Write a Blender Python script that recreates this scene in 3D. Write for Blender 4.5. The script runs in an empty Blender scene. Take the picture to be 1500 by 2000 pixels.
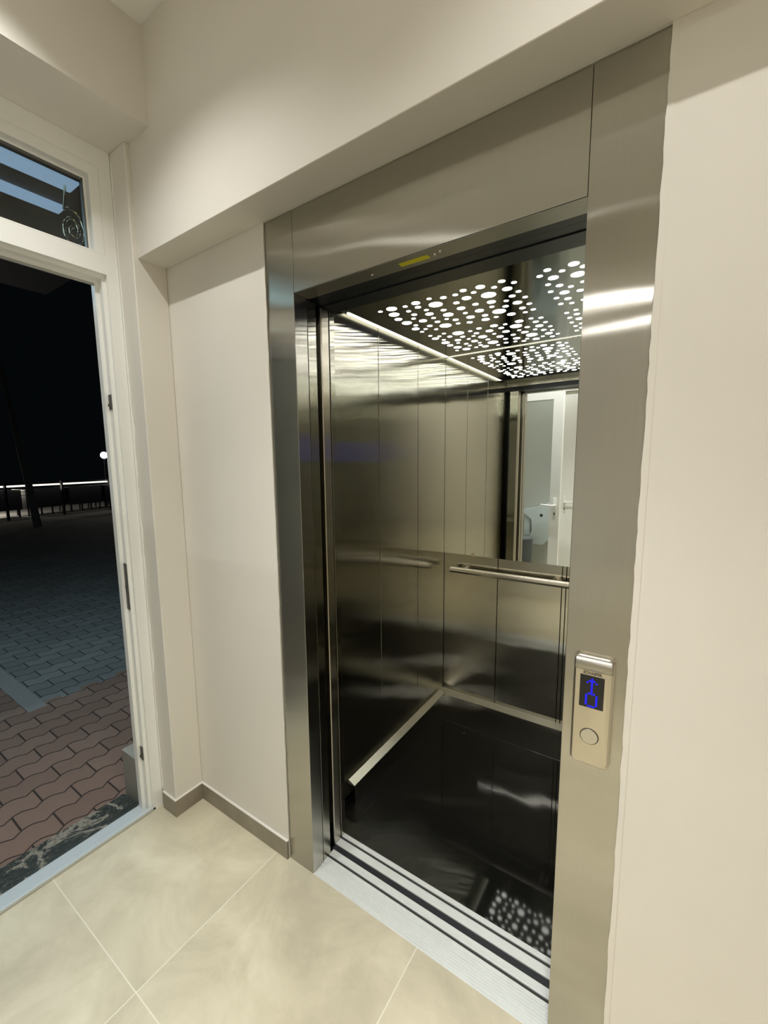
import bpy, bmesh, math, random
from mathutils import Vector, Matrix
PI = math.pi
S = bpy.context.scene
C = S.collection

# ------------------------------------------------------------------ camera
PPX, PPY, F = 704.82, 1014.07, 844.42
YAW, PITCH, ROLL = 0.6229, -0.1320, -0.0161
fw = Vector((-math.sin(YAW)*math.cos(PITCH), math.cos(YAW)*math.cos(PITCH), math.sin(PITCH)))
rt = fw.cross(Vector((0, 0, 1))).normalized(); up = rt.cross(fw)
r2 = math.cos(ROLL)*rt + math.sin(ROLL)*up; u2 = -math.sin(ROLL)*rt + math.cos(ROLL)*up
cd = bpy.data.cameras.new('camera'); cam = bpy.data.objects.new('camera', cd); C.objects.link(cam)
cam.matrix_world = Matrix(((r2.x, u2.x, -fw.x, 0.9975), (r2.y, u2.y, -fw.y, -1.0158), (r2.z, u2.z, -fw.z, 1.4875), (0, 0, 0, 1)))
cd.sensor_fit = 'VERTICAL'; cd.sensor_height = 36.0; cd.lens = F/2000*36.0
cd.shift_x = (750-PPX)/2000; cd.shift_y = (PPY-1000)/2000
cd.clip_start = 0.02; cd.clip_end = 200
S.camera = cam

# ------------------------------------------------------------------ world, lights, exposure
w = bpy.data.worlds.new('night'); S.world = w; w.use_nodes = True
w.node_tree.nodes['Background'].inputs[0].default_value = (0.010, 0.016, 0.020, 1)
w.node_tree.nodes['Background'].inputs[1].default_value = 0.12
S.view_settings.view_transform = 'Standard'; S.view_settings.look = 'None'
S.view_settings.gamma = 1; S.view_settings.use_curve_mapping = False
S.view_settings.exposure = 0.0
S.cycles.max_bounces = 10; S.cycles.diffuse_bounces = 5; S.cycles.glossy_bounces = 8
S.cycles.transparent_max_bounces = 8; S.cycles.use_denoising = True
S.cycles.caustics_reflective = False; S.cycles.caustics_refractive = False
S.cycles.sample_clamp_indirect = 6.0; S.cycles.blur_glossy = 0.3

CEIL = 2.908
WARM = (1.0, 0.99, 0.965)
# x, y, power, cone: small ceiling downlights; all past the front pair are added as fill
DOWNLIGHTS = [(-0.20, -0.66, 54, 119), (0.98, -0.66, 48, 116), (0.38, -0.93, 122, 88), (1.10, -1.05, 66, 76), (-0.15, -1.75, 34, 130)]
# x, y, length, width, power: linear LED fixtures of the corridor ceiling, parallel to the elevator wall
LINEARS = [(1.80, -3.57, 1.5, 0.035, 20.0), (1.80, -4.70, 1.5, 0.035, 13.0)]
DOT_EMIT, SLOT_EMIT = 11.0, 1.6
CANOPY_EMIT, PARAPET_EMIT, GLOBE_EMIT = 0.55, 1.6, 14.0

# ------------------------------------------------------------------ helpers
def tag(o, label=None, cat=None, group=None, kind=None):
    if label: o['label'] = label
    if cat: o['category'] = cat
    if group: o['group'] = group
    if kind: o['kind'] = kind
    return o
def empty(name, loc=(0, 0, 0)):
    o = bpy.data.objects.new(name, None); C.objects.link(o); o.location = loc
    o.empty_display_size = 0.1
    return o
class MB:
    """collects shapes (world coordinates) and links them as one mesh object"""
    def __init__(s): s.bm = bmesh.new()
    def box(s, x0, x1, y0, y1, z0, z1, bev=0, seg=2):
        r = bmesh.ops.create_cube(s.bm, size=1)
        vs = r['verts']
        for v in vs:
            v.co = Vector(((x0+x1)/2+v.co.x*(x1-x0), (y0+y1)/2+v.co.y*(y1-y0), (z0+z1)/2+v.co.z*(z1-z0)))
        if bev:
            es = list({e for v in vs for e in v.link_edges})
            bmesh.ops.bevel(s.bm, geom=es, offset=bev, segments=seg, affect='EDGES', profile=0.5)
        return s
    def cyl(s, p0, p1, r0, r1=None, n=24, cap=True):
        p0, p1 = Vector(p0), Vector(p1); d = p1-p0
        m = Matrix.Translation((p0+p1)/2) @ d.to_track_quat('Z', 'Y').to_matrix().to_4x4()
        bmesh.ops.create_cone(s.bm, cap_ends=cap, segments=n, radius1=r0, radius2=r0 if r1 is None else r1, depth=d.length, matrix=m)
        return s
    def prism(s, pts, axis, a0, a1):
        """polygon pts (u,v) extruded along axis 0/1/2 from a0 to a1"""
        def mk(u, v, a):
            return {0: (a, u, v), 1: (u, a, v), 2: (u, v, a)}[axis]
        A = [s.bm.verts.new(mk(u, v, a0)) for u, v in pts]; B = [s.bm.verts.new(mk(u, v, a1)) for u, v in pts]
        n = len(pts)
        s.bm.faces.new(A); s.bm.faces.new(B[::-1])
        for i in range(n): s.bm.faces.new((A[i], B[i], B[(i+1) % n], A[(i+1) % n]))
        return s
    def tube(s, pts, r, n=10):
        pts = [Vector(p) for p in pts]; rings = []
        for i, p in enumerate(pts):
            t = (pts[min(i+1, len(pts)-1)]-pts[max(i-1, 0)]).normalized()
            a = t.cross(Vector((0.31, 0.2, 0.93))).normalized(); b = t.cross(a)
            rr = r[i] if isinstance(r, (list, tuple)) else r
            rings.append([s.bm.verts.new(p+rr*(math.cos(2*PI*k/n)*a+math.sin(2*PI*k/n)*b)) for k in range(n)])
        for A, B in zip(rings, rings[1:]):
            for k in range(n): s.bm.faces.new((A[k], A[(k+1) % n], B[(k+1) % n], B[k]))
        s.bm.faces.new(rings[0][::-1]); s.bm.faces.new(rings[-1])
        return s
    def sphere(s, c, r, n=16):
        bmesh.ops.create_uvsphere(s.bm, u_segments=n, v_segments=n//2, radius=r, matrix=Matrix.Translation(c)); return s
    def build(s, name, mat, parent=None, smooth=False):
        bmesh.ops.recalc_face_normals(s.bm, faces=s.bm.faces[:])
        cs = [v.co for v in s.bm.verts]
        me = bpy.data.meshes.new(name)
        o = bpy.data.objects.new(name, me)
        if parent is None:   # origin at the base of the thing
            org = Vector((sum(c.x for c in cs)/len(cs), sum(c.y for c in cs)/len(cs), min(c.z for c in cs)))
            for v in s.bm.verts: v.co -= org
            o.location = org
        else:
            q = parent
            org = Vector((0, 0, 0))
            while q is not None: org += q.location; q = q.parent
            for v in s.bm.verts: v.co -= org
        s.bm.to_mesh(me); s.bm.free(); me.materials.append(mat)
        if smooth:
            for p in me.polygons: p.use_smooth = True
            try: me.set_sharp_from_angle(angle=math.radians(35))
            except Exception: pass
        C.objects.link(o)
        if parent is not None: o.parent = parent
        return o

# ------------------------------------------------------------------ materials
class NT:
    def __init__(s, name):
        s.m = bpy.data.materials.new(name); s.m.use_nodes = True; s.t = s.m.node_tree; s.n = s.t.nodes
        s.b = s.n['Principled BSDF']
    def add(s, typ, **k):
        x = s.n.new(typ)
        for a, v in k.items(): setattr(x, a, v)
        return x
    def ln(s, a, b): s.t.links.new(a, b)
    def math(s, op, a, b=None, c=None):
        x = s.add('ShaderNodeMath', operation=op)
        for i, v in enumerate((a, b, c)):
            if v is None: continue
            if hasattr(v, 'links'): s.ln(v, x.inputs[i])
            else: x.inputs[i].default_value = v
        return x.outputs[0]
    def noise(s, scale, detail=3, rough=0.5, vec=None, dist=0.0):
        x = s.add('ShaderNodeTexNoise'); x.inputs['Scale'].default_value = scale; x.inputs['Detail'].default_value = detail
        x.inputs['Roughness'].default_value = rough; x.inputs['Distortion'].default_value = dist
        s.ln(vec if vec is not None else s.pos(), x.inputs['Vector']); return x
    def pos(s):
        if not hasattr(s, '_p'): s._p = s.add('ShaderNodeNewGeometry').outputs['Position']
        return s._p
    def scaled(s, v3):
        x = s.add('ShaderNodeVectorMath', operation='MULTIPLY'); s.ln(s.pos(), x.inputs[0]); x.inputs[1].default_value = v3
        return x.outputs[0]
    def ramp(s, fac, stops):
        x = s.add('ShaderNodeValToRGB'); e = x.color_ramp.elements
        while len(e) < len(stops): e.new(0.5)
        for k, (p, c) in enumerate(stops): e[k].position = p; e[k].color = tuple(c)+(1,)
        s.ln(fac, x.inputs[0]); return x.outputs[0]
    def mix(s, fac, a, b):
        x = s.add('ShaderNodeMix', data_type='RGBA')
        for i, v in ((0, fac), (6, a), (7, b)):
            if hasattr(v, 'links'): s.ln(v, x.inputs[i])
            else: x.inputs[i].default_value = v if i == 0 else tuple(v)+(1,)
        return x.outputs[2]
    def bump(s, h, strength, dist, normal=None):
        x = s.add('ShaderNodeBump'); x.inputs['Strength'].default_value = strength; x.inputs['Distance'].default_value = dist
        s.ln(h, x.inputs['Height'])
        if normal is not None: s.ln(normal, x.inputs['Normal'])
        return x.outputs[0]
def P(name, col, rough=0.5, metal=0.0, spec=0.5, emit=None, es=0.0):
    k = NT(name); b = k.b
    b.inputs['Base Color'].default_value = tuple(col)+(1,); b.inputs['Roughness'].default_value = rough
    b.inputs['Metallic'].default_value = metal; b.inputs['Specular IOR Level'].default_value = spec
    if emit: b.inputs['Emission Color'].default_value = tuple(emit)+(1,); b.inputs['Emission Strength'].default_value = es
    return k.m
def steel(name, col, rough=0.21, aniso=0.85, wave=0.0, wscale=1.4, haze=0.08):
    """vertically brushed sheet: reflections smear sideways and stay crisp up and down"""
    k = NT(name)
    geo = k.add('ShaderNodeNewGeometry')
    t = k.add('ShaderNodeVectorMath', operation='CROSS_PRODUCT'); k.ln(geo.outputs['True Normal'], t.inputs[0]); t.inputs[1].default_value = (0, 0, 1)
    grain = k.noise(1.0, 2, 0.6, k.scaled((420, 420, 3)))
    c = k.mix(grain.outputs[0], col, tuple(x*0.93 for x in col))
    a = k.add('ShaderNodeBsdfAnisotropic'); a.distribution = 'BECKMANN'; a.inputs['Roughness'].default_value = rough; a.inputs['Anisotropy'].default_value = -aniso
    a2 = k.add('ShaderNodeBsdfAnisotropic'); a2.distribution = 'BECKMANN'; a2.inputs['Roughness'].default_value = 0.42; a2.inputs['Anisotropy'].default_value = -0.3
    k.ln(c, a.inputs['Color']); k.ln(c, a2.inputs['Color'])
    if wave:
        nz = k.noise(wscale, 1.5, 0.45, k.scaled((1, 1, 1.5))); bm_ = k.bump(nz.outputs[0], 1.0, wave)
    for x in (a, a2):
        k.ln(t.outputs[0], x.inputs['Tangent'])
        if wave: k.ln(bm_, x.inputs['Normal'])
    mx = k.add('ShaderNodeMixShader'); mx.inputs[0].default_value = haze; k.ln(a.outputs[0], mx.inputs[1]); k.ln(a2.outputs[0], mx.inputs[2])
    k.ln(mx.outputs[0], k.n['Material Output'].inputs[0])
    return k.m
def paint(name, col, bump=0.0006):
    k = NT(name); b = k.b; b.inputs['Roughness'].default_value = 0.62; b.inputs['Specular IOR Level'].default_value = 0.25
    n = k.noise(2.2, 4, 0.6)
    k.ln(k.ramp(n.outputs[0], [(0.3, [c*0.975 for c in col]), (0.7, [min(1, c*1.02) for c in col])]), b.inputs['Base Color'])
    f = k.noise(240, 2, 0.5)
    k.ln(k.bump(f.outputs[0], 0.12, bump), b.inputs['Normal'])
    return k.m
DOTS_A = [(0.047, 0.458, 0.0101), (0.097, 0.459, 0.024), (0.071, 0.52, 0.0244), (0.055, 0.58, 0.0181), (0.059, 0.642, 0.0242), (0.15, 0.469, 0.0104), (0.135, 0.522, 0.0108), (0.198, 0.462, 0.0187), (0.184, 0.505, 0.0133), (0.133, 0.57, 0.0129), (0.108, 0.61, 0.0103), (0.073, 0.694, 0.011), (0.049, 0.737, 0.0192), (0.051, 0.793, 0.0102), (0.082, 0.766, 0.0101), (0.256, 0.454, 0.0103), (0.249, 0.521, 0.0302), (0.195, 0.552, 0.0103), (0.184, 0.6, 0.0188), (0.125, 0.659, 0.0193), (0.117, 0.737, 0.0136), (0.117, 0.799, 0.0101), (0.176, 0.653, 0.0105), (0.167, 0.708, 0.0133), (0.301, 0.475, 0.013), (0.247, 0.594, 0.0127), (0.239, 0.654, 0.024), (0.212, 0.699, 0.0099), (0.237, 0.731, 0.0138), (0.226, 0.782, 0.0105), (0.172, 0.776, 0.0296), (0.345, 0.477, 0.0108), (0.382, 0.457, 0.0131), (0.404, 0.496, 0.0103), (0.439, 0.464, 0.018), (0.364, 0.531, 0.0192), (0.317, 0.552, 0.0132), (0.308, 0.617, 0.0187), (0.3, 0.678, 0.0105), (0.298, 0.737, 0.0191), (0.27, 0.799, 0.0138), (0.367, 0.61, 0.0131), (0.354, 0.686, 0.0195), (0.051, 0.874, 0.0102), (0.05, 0.93, 0.0189), (0.081, 0.907, 0.0104), (0.116, 0.88, 0.0103), (0.072, 0.975, 0.0106), (0.057, 1.027, 0.0233), (0.054, 1.087, 0.0176), (0.117, 0.942, 0.0133), (0.17, 0.915, 0.03), (0.164, 0.982, 0.013), (0.123, 1.022, 0.0178), (0.104, 1.07, 0.0104), (0.068, 1.147, 0.0229), (0.041, 1.204, 0.0099), (0.091, 1.209, 0.0236), (0.129, 1.111, 0.0125), (0.13, 1.155, 0.0103), (0.172, 1.036, 0.0101), (0.225, 0.919, 0.0101), (0.208, 1.003, 0.0098), (0.235, 0.969, 0.0132), (0.18, 1.089, 0.0182), (0.144, 1.207, 0.0104), (0.189, 1.134, 0.0097), (0.177, 1.18, 0.0121), (0.27, 0.906, 0.0134), (0.437, 0.551, 0.0301), (0.511, 0.462, 0.0133), (0.475, 0.496, 0.0106), (0.54, 0.496, 0.0103), (0.506, 0.536, 0.0192), (0.53, 0.583, 0.0107), (0.5, 0.612, 0.0132), (0.534, 0.651, 0.0104), (0.422, 0.623, 0.0183), (0.469, 0.646, 0.0103), (0.407, 0.674, 0.0106), (0.449, 0.702, 0.0133), (0.496, 0.69, 0.0192), (0.528, 0.729, 0.0109), (0.412, 0.742, 0.0297), (0.495, 0.76, 0.0137), (0.524, 0.803, 0.0108), (0.49, 0.817, 0.0104), (0.44, 0.805, 0.0187), (0.381, 0.801, 0.0106), (0.352, 0.753, 0.0138), (0.336, 0.805, 0.0187), (0.488, 0.909, 0.0103), (0.523, 0.925, 0.0111), (0.439, 0.916, 0.0193), (0.493, 0.966, 0.0135), (0.524, 0.998, 0.0105), (0.38, 0.92, 0.01), (0.335, 0.91, 0.0188), (0.409, 0.975, 0.0293), (0.35, 0.96, 0.0134), (0.444, 1.021, 0.0128), (0.491, 1.035, 0.0187), (0.527, 1.073, 0.0099), (0.294, 0.971, 0.019), (0.35, 1.027, 0.0184), (0.403, 1.045, 0.01), (0.415, 1.092, 0.0182), (0.463, 1.078, 0.01), (0.492, 1.11, 0.013), (0.521, 1.136, 0.0102), (0.296, 1.03, 0.0099), (0.361, 1.1, 0.0129), (0.429, 1.156, 0.0297), (0.498, 1.18, 0.0186), (0.529, 1.215, 0.0098), (0.303, 1.09, 0.0182), (0.237, 1.042, 0.0233), (0.241, 1.102, 0.0124), (0.311, 1.148, 0.0126), (0.356, 1.171, 0.0189), (0.464, 1.214, 0.0095), (0.5, 1.244, 0.0126), (0.335, 1.223, 0.01), (0.394, 1.209, 0.0105), (0.428, 1.24, 0.0182), (0.243, 1.169, 0.0293), (0.292, 1.217, 0.0127), (0.371, 1.241, 0.0123), (0.247, 1.235, 0.0097), (0.188, 1.219, 0.0191)]
DOTS_B = [(0.619, 0.498, 0.0107), (0.649, 0.465, 0.0127), (0.684, 0.499, 0.0104), (0.722, 0.468, 0.0184), (0.651, 0.537, 0.0188), (0.719, 0.557, 0.0251), (0.722, 0.629, 0.0092), (0.625, 0.585, 0.0101), (0.654, 0.616, 0.0131), (0.683, 0.649, 0.0102), (0.618, 0.655, 0.0102), (0.655, 0.692, 0.0185), (0.702, 0.705, 0.0129), (0.621, 0.732, 0.0106), (0.653, 0.763, 0.0137), (0.621, 0.806, 0.0106), (0.656, 0.821, 0.0099), (0.695, 0.809, 0.0085), (0.619, 0.928, 0.0102), (0.655, 0.912, 0.0102), (0.649, 0.969, 0.0128), (0.617, 1.001, 0.0102), (0.647, 1.038, 0.0166), (0.612, 1.074, 0.0097), (0.616, 1.139, 0.0096), (0.642, 1.114, 0.01), (0.608, 1.216, 0.0101), (0.632, 1.181, 0.0098)]
M = {}
M['wall'] = paint('wall_paint', (0.745, 0.71, 0.64))
M['ceil'] = paint('ceiling_paint', (0.86, 0.85, 0.80))
M['white'] = P('white_pvc', (0.90, 0.90, 0.86), 0.28, spec=0.5)
M['white_rubber'] = P('pale_gasket', (0.45, 0.45, 0.42), 0.5)
M['frame_steel'] = steel('brushed_portal_steel', (0.50, 0.485, 0.435), 0.18, 0.84, 0.0045, 2.0, 0.08)
M['car_steel'] = steel('brushed_car_steel', (0.50, 0.485, 0.42), 0.15, 0.80, 0.0035, 2.6, 0.02)
M['post_steel'] = steel('brushed_post_steel', (0.60, 0.56, 0.48), 0.25, 0.80, 0.0, 1, 0.15)
M['ceil_steel'] = P('car_ceiling_steel', (0.34, 0.35, 0.32), 0.10, 1.0)
M['rail_steel'] = P('rail_steel', (0.66, 0.61, 0.52), 0.25, 1.0)
M['plate_steel'] = P('satin_plate_steel', (0.62, 0.57, 0.47), 0.34, 1.0)
M['skirt_steel'] = P('skirting_steel', (0.62, 0.60, 0.52), 0.33, 0.95)
M['mirror'] = P('mirror_silver', (0.86, 0.89, 0.86), 0.0, 1.0)
M['black'] = P('shaft_black', (0.006, 0.008, 0.012), 0.45)
M['navy'] = P('header_dark_paint', (0.004, 0.007, 0.012), 0.35)
M['dark'] = P('dark_seam', (0.02, 0.02, 0.018), 0.5)
M['yellow'] = P('yellow_sticker', (0.75, 0.70, 0.03), 0.5)
M['grey_metal'] = P('grey_strike_metal', (0.16, 0.16, 0.15), 0.4, 0.7)
M['glass_dark'] = P('display_glass', (0.012, 0.011, 0.010), 0.12)
M['blue_led'] = P('blue_led', (0.0, 0.0, 0.1), 0.5, emit=(0.004, 0.002, 1.0), es=0.95)
M['led'] = P('light_panel_diffuser', (0.9, 0.9, 0.85), 0.5, emit=(1.0, 0.985, 0.90), es=DOT_EMIT)
M['slot'] = P('light_slot_diffuser', (0.8, 0.8, 0.7), 0.5, emit=(0.95, 0.93, 0.74), es=SLOT_EMIT)
M['lens'] = P('downlight_lens', (0.9, 0.9, 0.85), 0.5, emit=WARM, es=30.0)
M['engrave'] = P('etched_lettering', (0.10, 0.085, 0.065), 0.5, 0.3)
M['grout'] = P('skirting_grout', (0.72, 0.69, 0.63), 0.7)

def aluminium():
    k = NT('sill_aluminium'); b = k.b; b.inputs['Metallic'].default_value = 0.25; b.inputs['Roughness'].default_value = 0.42
    n = k.noise(1.0, 3, 0.6, k.scaled((6, 260, 6)))
    s = k.noise(9, 4, 0.7)
    c = k.mix(n.outputs[0], (0.76, 0.79, 0.76), (0.92, 0.95, 0.93))
    c = k.mix(k.math('MULTIPLY', s.outputs[0], 0.35), c, (0.45, 0.44, 0.41))
    k.ln(c, b.inputs['Base Color']); return k.m
M['alu'] = aluminium()
M['door_alu'] = P('threshold_aluminium', (0.62, 0.66, 0.66), 0.4, 0.3)

def floor_tile():
    k = NT('floor_tile'); b = k.b
    sep = k.add('ShaderNodeSeparateXYZ'); k.ln(k.pos(), sep.inputs[0])
    def line(o, off):
        u = k.math('FRACT', k.math('DIVIDE', k.math('ADD', o, off), 0.6))
        d = k.math('MULTIPLY', k.math('SUBTRACT', 0.5, k.math('ABSOLUTE', k.math('SUBTRACT', u, 0.5))), 0.6)
        return d
    dx = line(sep.outputs[0], 0.149+6.0); dy = line(sep.outputs[1], 0.554+6.0)
    wob = k.noise(60, 2)
    d = k.math('ADD', k.math('MINIMUM', dx, dy), k.math('MULTIPLY', k.math('SUBTRACT', wob.outputs[0], 0.5), 0.0006))
    g = k.math('LESS_THAN', d, 0.0016)
    # per tile shift
    ix = k.math('FLOOR', k.math('DIVIDE', k.math('ADD', sep.outputs[0], 6.149), 0.6)); iy = k.math('FLOOR', k.math('DIVIDE', k.math('ADD', sep.outputs[1], 6.554), 0.6))
    cmb = k.add('ShaderNodeCombineXYZ'); k.ln(k.math('MULTIPLY', ix, 3.7), cmb.inputs[0]); k.ln(k.math('MULTIPLY', iy, 5.3), cmb.inputs[1]); cmb.inputs[2].default_value = 0
    ad = k.add('ShaderNodeVectorMath', operation='ADD'); k.ln(k.pos(), ad.inputs[0]); k.ln(cmb.outputs[0], ad.inputs[1])
    n1 = k.noise(3.2, 6, 0.62, ad.outputs[0], 0.5); n2 = k.noise(14, 5, 0.7, ad.outputs[0], 0.8)
    base = k.ramp(n1.outputs[0], [(0.33, (0.46, 0.415, 0.30)), (0.50, (0.60, 0.545, 0.395)), (0.66, (0.72, 0.665, 0.505))])
    base = k.mix(k.math('MULTIPLY', n2.outputs[0], 0.35), base, (0.70, 0.64, 0.48))
    sp = k.noise(36, 2, 0.5, ad.outputs[0]); spd = k.math('GREATER_THAN', sp.outputs[0], 0.795)
    base = k.mix(k.math('MULTIPLY', spd, 0.6), base, (0.12, 0.10, 0.07))
    k.ln(k.mix(g, base, (0.80, 0.75, 0.62)), b.inputs['Base Color'])
    b.inputs['Roughness'].default_value = 0.42; b.inputs['Specular IOR Level'].default_value = 0.4
    k.ln(k.bump(k.math('ADD', k.math('MULTIPLY', k.math('SUBTRACT', 1.0, g), 1.0), k.math('MULTIPLY', n2.outputs[0], 0.25)), 0.25, 0.0012), b.inputs['Normal'])
    return k.m
M['floor'] = floor_tile()
def skirt_tile():
    k = NT('skirting_tile'); b = k.b; n = k.noise(9, 4)
    k.ln(k.ramp(n.outputs[0], [(0.3, (0.23, 0.20, 0.15)), (0.7, (0.30, 0.265, 0.20))]), b.inputs['Base Color'])
    b.inputs['Roughness'].default_value = 0.35; return k.m
M['skirt_tile'] = skirt_tile()
def marble():
    k = NT('dark_marble'); b = k.b
    n = k.noise(5, 6, 0.65, k.scaled((1.0, 0.5, 1.0)), 1.6)
    wv = k.add('ShaderNodeTexWave', wave_type='BANDS', bands_direction='X'); wv.inputs['Scale'].default_value = 9; wv.inputs['Distortion'].default_value = 14
    wv.inputs['Detail'].default_value = 5; wv.inputs['Detail Scale'].default_value = 1.6; wv.inputs['Detail Roughness'].default_value = 0.7
    k.ln(k.scaled((1.0, 0.35, 1.0)), wv.inputs['Vector'])
    c = k.ramp(wv.outputs['Fac'], [(0.0, (0.030, 0.034, 0.030)), (0.5, (0.05, 0.06, 0.05)), (0.68, (0.14, 0.13, 0.10)), (0.74, (0.04, 0.05, 0.042)), (1.0, (0.03, 0.036, 0.032))])
    c2 = k.ramp(n.outputs[0], [(0.46, (0, 0, 0)), (0.5, (1, 1, 1)), (0.53, (0, 0, 0))])
    k.ln(k.mix(c2, c, (0.34, 0.31, 0.25)), b.inputs['Base Color']); b.inputs['Roughness'].default_value = 0.3
    return k.m
M['marble'] = marble()
def car_floor():
    k = NT('black_car_floor'); b = k.b
    n = k.noise(300, 2, 0.5); d = k.math('GREATER_THAN', n.outputs[0], 0.83)
    v = k.add('ShaderNodeTexVoronoi'); v.inputs['Scale'].default_value = 8.5; k.ln(k.pos(), v.inputs['Vector'])
    dd = k.math('LESS_THAN', v.outputs['Distance'], 0.024)
    fl = k.math('MAXIMUM', k.math('MULTIPLY', dd, 0.8), k.math('MULTIPLY', d, 0.25))
    k.ln(k.mix(fl, (0.0085, 0.0085, 0.0072), (0.45, 0.44, 0.38)), b.inputs['Base Color'])
    s = k.noise(3.2, 5, 0.7, None, 1.0)
    k.ln(k.ramp(s.outputs[0], [(0.35, (0.035,)*3), (0.7, (0.055,)*3)]), b.inputs['Roughness'])
    b.inputs['Specular IOR Level'].default_value = 0.36
    return k.m
M['car_floor'] = car_floor()
def pavers():
    k = NT('interlocking_pavers'); b = k.b
    sep = k.add('ShaderNodeSeparateXYZ'); k.ln(k.pos(), sep.inputs[0])
    X, Y = sep.outputs[0], sep.outputs[1]
    # zigzag joints: shift x by a wave along y
    tri = k.math('PINGPONG', k.math('ADD', Y, 20.0), 0.062)
    st = k.math('SMOOTH_MIN', k.math('MULTIPLY', tri, 1.0), 0.045, 0.02)
    xs = k.math('ADD', X, k.math('MULTIPLY', st, 0.60))
    cv = k.add('ShaderNodeCombineXYZ'); k.ln(Y, cv.inputs[0]); k.ln(xs, cv.inputs[1])
    br = k.add('ShaderNodeTexBrick'); k.ln(cv.outputs[0], br.inputs['Vector'])
    br.offset = 0.5; br.inputs['Scale'].default_value = 1.0; br.inputs['Brick Width'].default_value = 0.248; br.inputs['Row Height'].default_value = 0.128
    br.inputs['Mortar Size'].default_value = 0.0045; br.inputs['Mortar Smooth'].default_value = 0.3; br.inputs['Bias'].default_value = 0
    br.inputs['Color1'].default_value = (0.30, 0.30, 0.30, 1); br.inputs['Color2'].default_value = (0.75, 0.75, 0.75, 1); br.inputs['Mortar'].default_value = (0, 0, 0, 1)
    n = k.noise(22, 5, 0.7)
    red = k.mix(br.outputs['Color'], (0.20, 0.115, 0.08), (0.42, 0.27, 0.20))
    grey = k.mix(br.outputs['Color'], (0.17, 0.18, 0.175), (0.37, 0.38, 0.365))
    line = (0.36, 0.35, 0.33)
    jag = k.math('MULTIPLY', k.math('GREATER_THAN', k.math('FRACT', k.math('DIVIDE', k.math('ADD', Y, 20.0), 0.248)), 0.5), 0.06)
    isred = k.math('MAXIMUM', k.math('GREATER_THAN', k.math('ADD', X, jag), -2.44), k.math('LESS_THAN', Y, -0.125))
    c = k.mix(isred, grey, red)
    # plain border courses
    b2 = k.math('MULTIPLY', k.math('LESS_THAN', k.math('ABSOLUTE', k.math('ADD', Y, 0.07)), 0.055), k.math('LESS_THAN', X, -2.42))
    bb = b2
    c = k.mix(bb, c, line)
    c = k.mix(k.math('MULTIPLY', n.outputs[0], 0.45), c, (0.16, 0.13, 0.11))
    mort = k.math('MULTIPLY', br.outputs['Fac'], k.math('SUBTRACT', 1.0, bb))
    c = k.mix(k.math('MULTIPLY', mort, 0.9), c, (0.035, 0.025, 0.022))
    k.ln(c, b.inputs['Base Color']); b.inputs['Roughness'].default_value = 0.75
    h = k.math('ADD', k.math('SUBTRACT', 1.0, mort), k.math('MULTIPLY', n.outputs[0], 0.2))
    k.ln(k.bump(h, 0.8, 0.006), b.inputs['Normal'])
    return k.m
M['pavers'] = pavers()
def glass(name, tint, amt):
    k = NT(name)
    tr = k.add('ShaderNodeBsdfTransparent'); tr.inputs[0].default_value = tuple(tint)+(1,)
    gl = k.add('ShaderNodeBsdfGlossy'); gl.inputs['Roughness'].default_value = 0.02
    fr = k.add('ShaderNodeFresnel'); fr.inputs[0].default_value = 1.5
    mx = k.add('ShaderNodeMixShader'); k.ln(k.math('ADD', fr.outputs[0], amt), mx.inputs[0]); k.ln(tr.outputs[0], mx.inputs[1]); k.ln(gl.outputs[0], mx.inputs[2])
    k.ln(mx.outputs[0], k.n['Material Output'].inputs[0]); return k.m
M['glass'] = glass('clear_pane', (0.86, 0.90, 0.89), 0.0)
M['leaf_glass'] = glass('tinted_pane', (0.80, 0.85, 0.86), 0.0)
M['canopy'] = P('canopy_soffit', (0.05, 0.05, 0.055), 0.6)
M['canopy_led'] = P('canopy_light', (0.4, 0.5, 0.6), 0.5, emit=(0.42, 0.62, 0.90), es=CANOPY_EMIT)
M['rail_led'] = P('parapet_light', (0.5, 0.5, 0.45), 0.5, emit=(1.0, 0.93, 0.78), es=PARAPET_EMIT)
M['globe'] = P('lamp_globe', (0.9, 0.9, 0.9), 0.5, emit=(1.0, 0.98, 0.93), es=GLOBE_EMIT)
M['iron'] = P('wrought_iron', (0.05, 0.045, 0.04), 0.35, 0.6)
M['gilt'] = P('polished_scroll_metal', (0.72, 0.66, 0.45), 0.22, 1.0)
M['bark'] = P('tree_bark', (0.30, 0.28, 0.24), 0.9)
M['table'] = P('dark_table', (0.012, 0.014, 0.022), 0.5)
M['ext'] = paint('exterior_render', (0.30, 0.29, 0.27))
M['bin'] = P('grey_bin_plastic', (0.075, 0.08, 0.085), 0.35)
M['dryer'] = P('white_dryer_plastic', (0.82, 0.84, 0.84), 0.25)
M['plinth'] = P('pale_plinth_tile', (0.36, 0.35, 0.30), 0.5)

XJ0, XJ1, XR0, XR1 = -0.091, 0.027, 0.828, 0.950     # portal: outer/inner edges
HT, XC = 2.233, -0.633                                # soffit height, return wall

# ================================================================== SETTING
def struct(mb, name, mat, label, cat):
    return tag(mb.build(name, mat), label, cat, kind='structure')
struct(MB().box(-0.74, 2.75, -6.6, 0.004, -0.12, 0), 'floor', M['floor'], 'beige concrete-look floor tiles with pale grout lines', 'floor')
struct(MB().box(-0.86, 2.85, -6.7, 0.15, CEIL, CEIL+0.1), 'ceiling', M['ceil'], 'off-white ceiling of the entrance hall', 'ceiling')
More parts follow.
